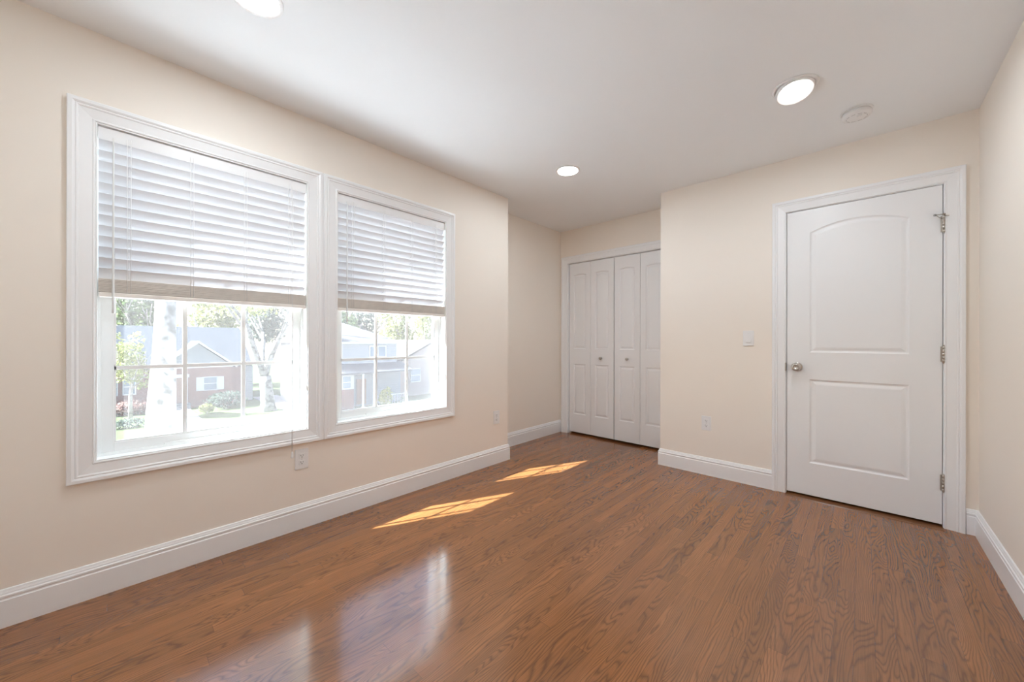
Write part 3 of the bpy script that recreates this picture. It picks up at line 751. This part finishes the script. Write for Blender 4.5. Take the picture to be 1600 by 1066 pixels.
def bush(name, x, y, rx, ry, rz, leaf, label, cat, seed, n=900, size=0.10):
    rng = random.Random(seed); root = thing(name, (x, y, GZ), label, cat)
    mb = MB()
    for k in range(6):
        a_ = 2*PI*k/6; mb.tube([(x, y, GZ-0.05), (x+math.cos(a_)*rx*0.4, y+math.sin(a_)*ry*0.4, GZ+rz*1.1)], [0.03, 0.015], 6)
    mb.build('stems', M_BARK, root)
    B = [(x, y, GZ+rz*0.9, rx*0.9, ry*0.9, rz*0.9)] + [(x+rng.uniform(-.5, .5)*rx, y+rng.uniform(-.6, .6)*ry, GZ+rz*rng.uniform(0.7, 1.3), rx*0.5, ry*0.5, rz*0.5) for _ in range(5)]
    leaf_mass(B, n, size, rng).build('foliage', leaf, root, False)
    return root

def house_window(parent, x, ya, yb, za, zb, shutters=False, grid=(1, 2), t=0.07):
    """window on a facade at plane x facing the street (+x)"""
    mb = MB(); mb.box((x-0.02, ya-t, za-t), (x+0.06, ya, zb+t)); mb.box((x-0.02, yb, za-t), (x+0.06, yb+t, zb+t)); mb.box((x-0.02, ya, zb), (x+0.06, yb, zb+t)); mb.box((x-0.02, ya, za-t), (x+0.08, yb, za))
    for i in range(1, grid[0]+1-0):
        if grid[0] > 1 and i < grid[0]: yy = ya+(yb-ya)*i/grid[0]; mb.box((x+0.0, yy-0.03, za), (x+0.05, yy+0.03, zb))
    for i in range(1, grid[1]): zz = za+(zb-za)*i/grid[1]; mb.box((x+0.0, ya, zz-0.03), (x+0.05, yb, zz+0.03))
    f = mb.build('window_frame', M_HWHITE, parent)
    MB().box((x-0.01, ya, za), (x+0.02, yb, zb)).build('pane', M_PANE, f)
    if shutters:
        w = shutters
        for a_, b_ in ((ya-t-w, ya-t-0.01), (yb+t+0.01, yb+t+w)): MB().box((x, a_, za-0.05), (x+0.06, b_, zb+0.05)).build('shutter', M_HWHITE, parent)
    return f

# brick house with a small front gable
hx = -38.0
A_ = thing('brick_house', (-42, 1, GZ), 'red brick house with a blue-grey roof and small front gable, straight across the street', 'house')
b = MB(); b.prism([(hx, -7, GZ), (hx, 8.0, GZ), (hx, 8.0, -1.0), (hx, -7, -1.0)], (-9, 0, 0)); b.build('brick_wall', M_BRICK, A_)
b = MB(); b.prism([(hx+0.5, -7.5, -1.15), (hx+0.5, -7.5, -1.0), (hx-4.5, -7.5, 2.35), (hx-9.5, -7.5, -1.0), (hx-9.5, -7.5, -1.15)], (0, 16.2, 0)); b.build('main_roof', M_ROOF, A_)
g0, g1, gx = 2.55, 7.25, hx+0.9
b = MB(); b.prism([(gx, g0+0.15, GZ), (gx, g1-0.15, GZ), (gx, g1-0.15, -1.0), (gx, g0+0.15, -1.0)], (-1.2, 0, 0)); b.build('bay_wall', M_BRICK, A_)
gm = (g0+g1)/2
b = MB(); b.prism([(gx, g0+0.15, -1.0), (gx, g1-0.15, -1.0), (gx, gm, 0.85)], (-3.5, 0, 0)); b.build('gable_siding', M_GABLE, A_)
b = MB(); b.prism([(gx+0.3, g0-0.2, -1.16), (gx+0.3, gm, 0.92), (gx+0.3, g1+0.2, -1.16), (gx+0.3, g1+0.2, -1.02), (gx+0.3, gm, 1.08), (gx+0.3, g0-0.2, -1.02)], (-4.2, 0, 0)); b.build('gable_roof', M_ROOF, A_)
b = MB(); b.prism([(gx+0.34, g0-0.22, -1.20), (gx+0.34, gm, 0.88), (gx+0.34, g1+0.22, -1.20), (gx+0.34, g1+0.22, -1.03), (gx+0.34, gm, 1.09), (gx+0.34, g0-0.22, -1.03)], (-0.05, 0, 0)); b.build('rake_board', M_HWHITE, A_)
MB().box((gx-0.02, g0+0.05, -1.12), (gx+0.14, g1-0.05, -0.95)).build('frieze_board', M_HWHITE, A_)
house_window(A_, gx, 5.28, 6.10, -2.95, -1.95, shutters=0.42)
house_window(A_, hx, -0.35, 0.35, -2.95, -1.85, shutters=0.0)
house_window(A_, hx, 0.72, 1.30, -2.95, -1.85, shutters=0.0)
MB().box((gx-0.02, 3.28, -3.85), (gx+0.05, 4.08, -1.85)).build('front_door', M_DOORB, A_)
b = MB(); b.box((gx, 3.10, -3.9), (gx+0.10, 3.27, -1.70)); b.box((gx, 4.09, -3.9), (gx+0.10, 4.26, -1.70)); b.box((gx, 3.02, -1.84), (gx+0.16, 4.34, -1.60)); b.build('door_frame', M_HWHITE, A_)
b = MB()
for k in range(3): b.box((gx, 3.0-0.05*k, GZ), (gx+0.45+0.32*(2-k), 4.3+0.05*k, GZ+0.14*(k+1)))
b.build('front_steps', M_PATH, A_)
MB().box((hx-0.2, 8.0, GZ), (hx-5, 8.9, -1.2)).build('side_porch', M_SIDING, A_)
MB().box((hx-5.2, -3.4, 0.8), (hx-4.2, -2.3, 3.4)).build('chimney', M_BRICK, A_)

# white two-storey house with porch
B_ = thing('porch_house', (-30, 13, GZ), 'grey-white two-storey house with a pale roof and white columned porch', 'house')
bx_ = -28.2
MB().box((bx_-8, 10.6, GZ), (bx_, 18.0, -0.9)).build('lower_wall', M_SIDING, B_)
MB().box((bx_-8, 10.6, -0.9), (bx_, 17.6, 0.98)).build('upper_wall', M_SIDING, B_)
b = MB(); e0, e1, f0, f1 = 10.2, 18.0, bx_+0.4, bx_-8.4
bm_ = b.bm; q = [bm_.verts.new(p) for p in ((f0, e0, 0.95), (f0, e1, 0.95), (f1, e1, 0.95), (f1, e0, 0.95), (bx_-4, e0+3.2, 2.75), (bx_-4, e1-3.6, 2.75))]
for f in ((0, 1, 5, 4), (1, 2, 5), (2, 3, 4, 5), (3, 0, 4), (3, 2, 1, 0)): bm_.faces.new([q[i] for i in f])
b.build('hip_roof', M_ROOFP, B_)
MB().box((f0-0.05, e0, 0.86), (f0+0.03, e1, 1.0)).build('roof_gutter', M_HWHITE, B_)
b = MB(); b.prism([(bx_-0.1, 10.2, -0.75), (bx_+1.9, 10.2, -1.38), (bx_+1.9, 10.2, -1.52), (bx_-0.1, 10.2, -1.52)], (0, 7.9, 0)); b.build('porch_roof', M_ROOFP, B_)
MB().box((bx_, 11.2, GZ), (bx_+1.0, 13.3, -1.5)).build('front_bay', M_HWHITE, B_)
MB().box((bx_+1.0, 11.25, GZ), (bx_+1.06, 13.25, -2.75)).build('bay_brickwork', M_BRICK, B_)
house_window(B_, bx_+1.0, 11.55, 12.15, -2.62, -1.72); house_window(B_, bx_+1.0, 12.40, 13.0, -2.62, -1.72)
for y in (13.75, 14.65, 17.7): MB().lathe([(0.12, 0), (0.12, 0.1), (0.085, 0.14), (0.08, 2.6), (0.11, 2.66), (0.12, 2.72)], (bx_+1.6, y, GZ+0.08), 'Z', 14).build('porch_column', M_HWHITE, B_)
b = MB(); b.box((bx_+1.56, 14.7, -3.45), (bx_+1.62, 17.7, -3.38))
for k in range(20): b.box((bx_+1.575, 14.8+k*0.15, -4.2), (bx_+1.605, 14.83+k*0.15, -3.42))
b.build('porch_railing', M_HWHITE, B_)
house_window(B_, bx_, 15.1, 15.75, -0.25, 0.60, grid=(1, 1)); house_window(B_, bx_, 15.85, 16.5, -0.25, 0.60, grid=(1, 1))
house_window(B_, bx_, 11.4, 12.7, -0.35, 0.60, grid=(2, 1))
MB().box((bx_, 13.95, GZ+0.1), (bx_+0.05, 14.75, -2.1)).build('front_door', M_DOORB, B_)
# neighbour farther right
C_ = thing('gabled_house', (-32, 23, GZ), 'pale pinkish gabled house at the right edge of the right window view', 'house')
b = MB(); b.prism([(-30, 19.0, GZ), (-30, 26.5, GZ), (-30, 26.5, -0.8), (-30, 22.75, 1.0), (-30, 19.0, -0.8)], (-9, 0, 0)); b.build('house_wall', paint('pale_pink_stucco', (0.27, 0.22, 0.21), 0.8, 0.05, 2), C_)
b = MB(); b.prism([(-29.6, 18.5, -1.06), (-29.6, 22.75, 1.02), (-29.6, 27.0, -1.06), (-29.6, 27.0, -0.88), (-29.6, 22.75, 1.22), (-29.6, 18.5, -0.88)], (-9.8, 0, 0)); b.build('gable_roof', M_ROOFB, C_)
house_window(C_, -30, 20.2, 21.2, -2.9, -1.7)

# trees and bushes
rng = random.Random(5)
T1 = thing('sycamore_tree', (-12.0, 1.0, GZ), 'large tree with a pale mottled trunk close outside the left window', 'tree')
b = MB(); b.tube([(-12, 0.98, GZ-0.2), (-12, 0.97, GZ+0.5), (-12, 0.96, GZ+2.2), (-12, 1.0, GZ+3.6), (-12.05, 1.06, GZ+5.2), (-12.1, 1.10, GZ+7.0)], [0.62, 0.46, 0.36, 0.31, 0.25, 0.22], 20)
branchy(b, (-12.1, 1.10, GZ+6.8), (0.3, -0.5, 0.9), 3.4, 0.16, rng, 1); branchy(b, (-12.1, 1.10, GZ+6.8), (-0.4, 0.5, 0.9), 3.6, 0.17, rng, 1)
b.build('trunk', M_BARKP, T1)
leaf_mass(crown_blobs(-12.4, 1.6, GZ+11.0, 3.6, 2.6, rng), 3000, 0.13, rng).build('foliage', M_LYEL, T1, False)
T2 = thing('forked_tree', (-31.0, 8.3, GZ), 'bare forked street tree in front of the driveway, at the right of the left window', 'tree')
b = MB(); b.tube([(-31, 8.35, GZ-0.2), (-31, 8.3, GZ+0.6), (-31, 8.2, GZ+1.8), (-31, 8.1, GZ+2.7)], [0.62, 0.48, 0.42, 0.40], 16)
for dr, l, r in (((0.1, -0.42, 0.95), 4.4, 0.27), ((0.0, 0.14, 1.0), 4.6, 0.25), ((-0.5, 0.05, 0.9), 4.0, 0.20), ((0.5, 0.20, 0.85), 3.2, 0.16)): branchy(b, (-31, 8.1, GZ+2.6), dr, l, r, rng, 2)
b.build('trunk', M_BARKP, T2)
leaf_mass([(-31, 7.3, GZ+8.6, 2.6, 2.0, 1.6), (-31, 6.4, GZ+7.8, 1.5, 1.4, 0.9)], 1300, 0.13, rng).build('foliage', M_LYEL, T2, False)
tree(-33.4, 0.95, 6.0, 1.15, 'small yellow-green tree left of the pale trunk, in front of the brick house', M_LYEL, M_BARK, 0.10, 11, 1500, 0.11)
BT = [(-56, -9, 11, 2.7, 0), (-50, -3.5, 12, 2.7, 1), (-56, 2.0, 13, 2.7, 0), (-50, 7.8, 12, 2.7, 1), (-55, 13.6, 13, 2.8, 2), (-44, 18.6, 11.5, 2.6, 0), (-50, 25, 12.5, 2.8, 2), (-53, 32, 13, 2.8, 1), (-43, 31, 11, 2.7, 1), (-48, 37.5, 12, 2.8, 0)]
KL = ['green', 'yellow-green', 'dark green']
PLACE = ['farthest left behind the brick house', 'behind the chimney of the brick house', 'behind the roof left of the small front gable', 'behind the roof right of the small front gable',
         'between the brick house and the porch house', 'behind the porch house', 'between the porch house and the gabled house', 'deep behind the gap right of the porch house', 'behind the gabled house', 'farthest right beyond the gabled house']
for i, (x, y, h, cr, k) in enumerate(BT):
    tree(x, y, h, cr, f'tall {KL[k]} tree {PLACE[i]}', (M_LGREEN, M_LYEL, M_LDARK)[k], M_BARK, 0.3, 20+i, 2400, 0.24, 'tall trees behind the houses')
bush('pink_bush', -36.4, 0.9, 0.9, 1.7, 0.62, M_LPINK, 'rounded reddish bush below the brick house windows, left of the pale trunk', 'bush', 41)
bush('evergreen_bush', -34.6, 6.5, 0.9, 1.5, 0.80, M_LDARK, 'wide dark evergreen bush below the shuttered window', 'bush', 42)
bush('yellow_bush', -33.0, 4.9, 0.5, 0.55, 0.42, M_LYEL, 'small yellow-green bush at the path of the brick house', 'bush', 43, 500, 0.08)
bush('low_hedge', -30.6, 0.8, 0.6, 1.6, 0.33, M_LDARK, 'low dark hedge on the lawn left of the pale trunk', 'hedge', 44, 600, 0.08)
bush('round_shrub', -25.6, 15.2, 0.55, 0.62, 0.95, M_LYEL, 'tall bright green shrub in front of the porch', 'shrub', 45, 1000, 0.09)
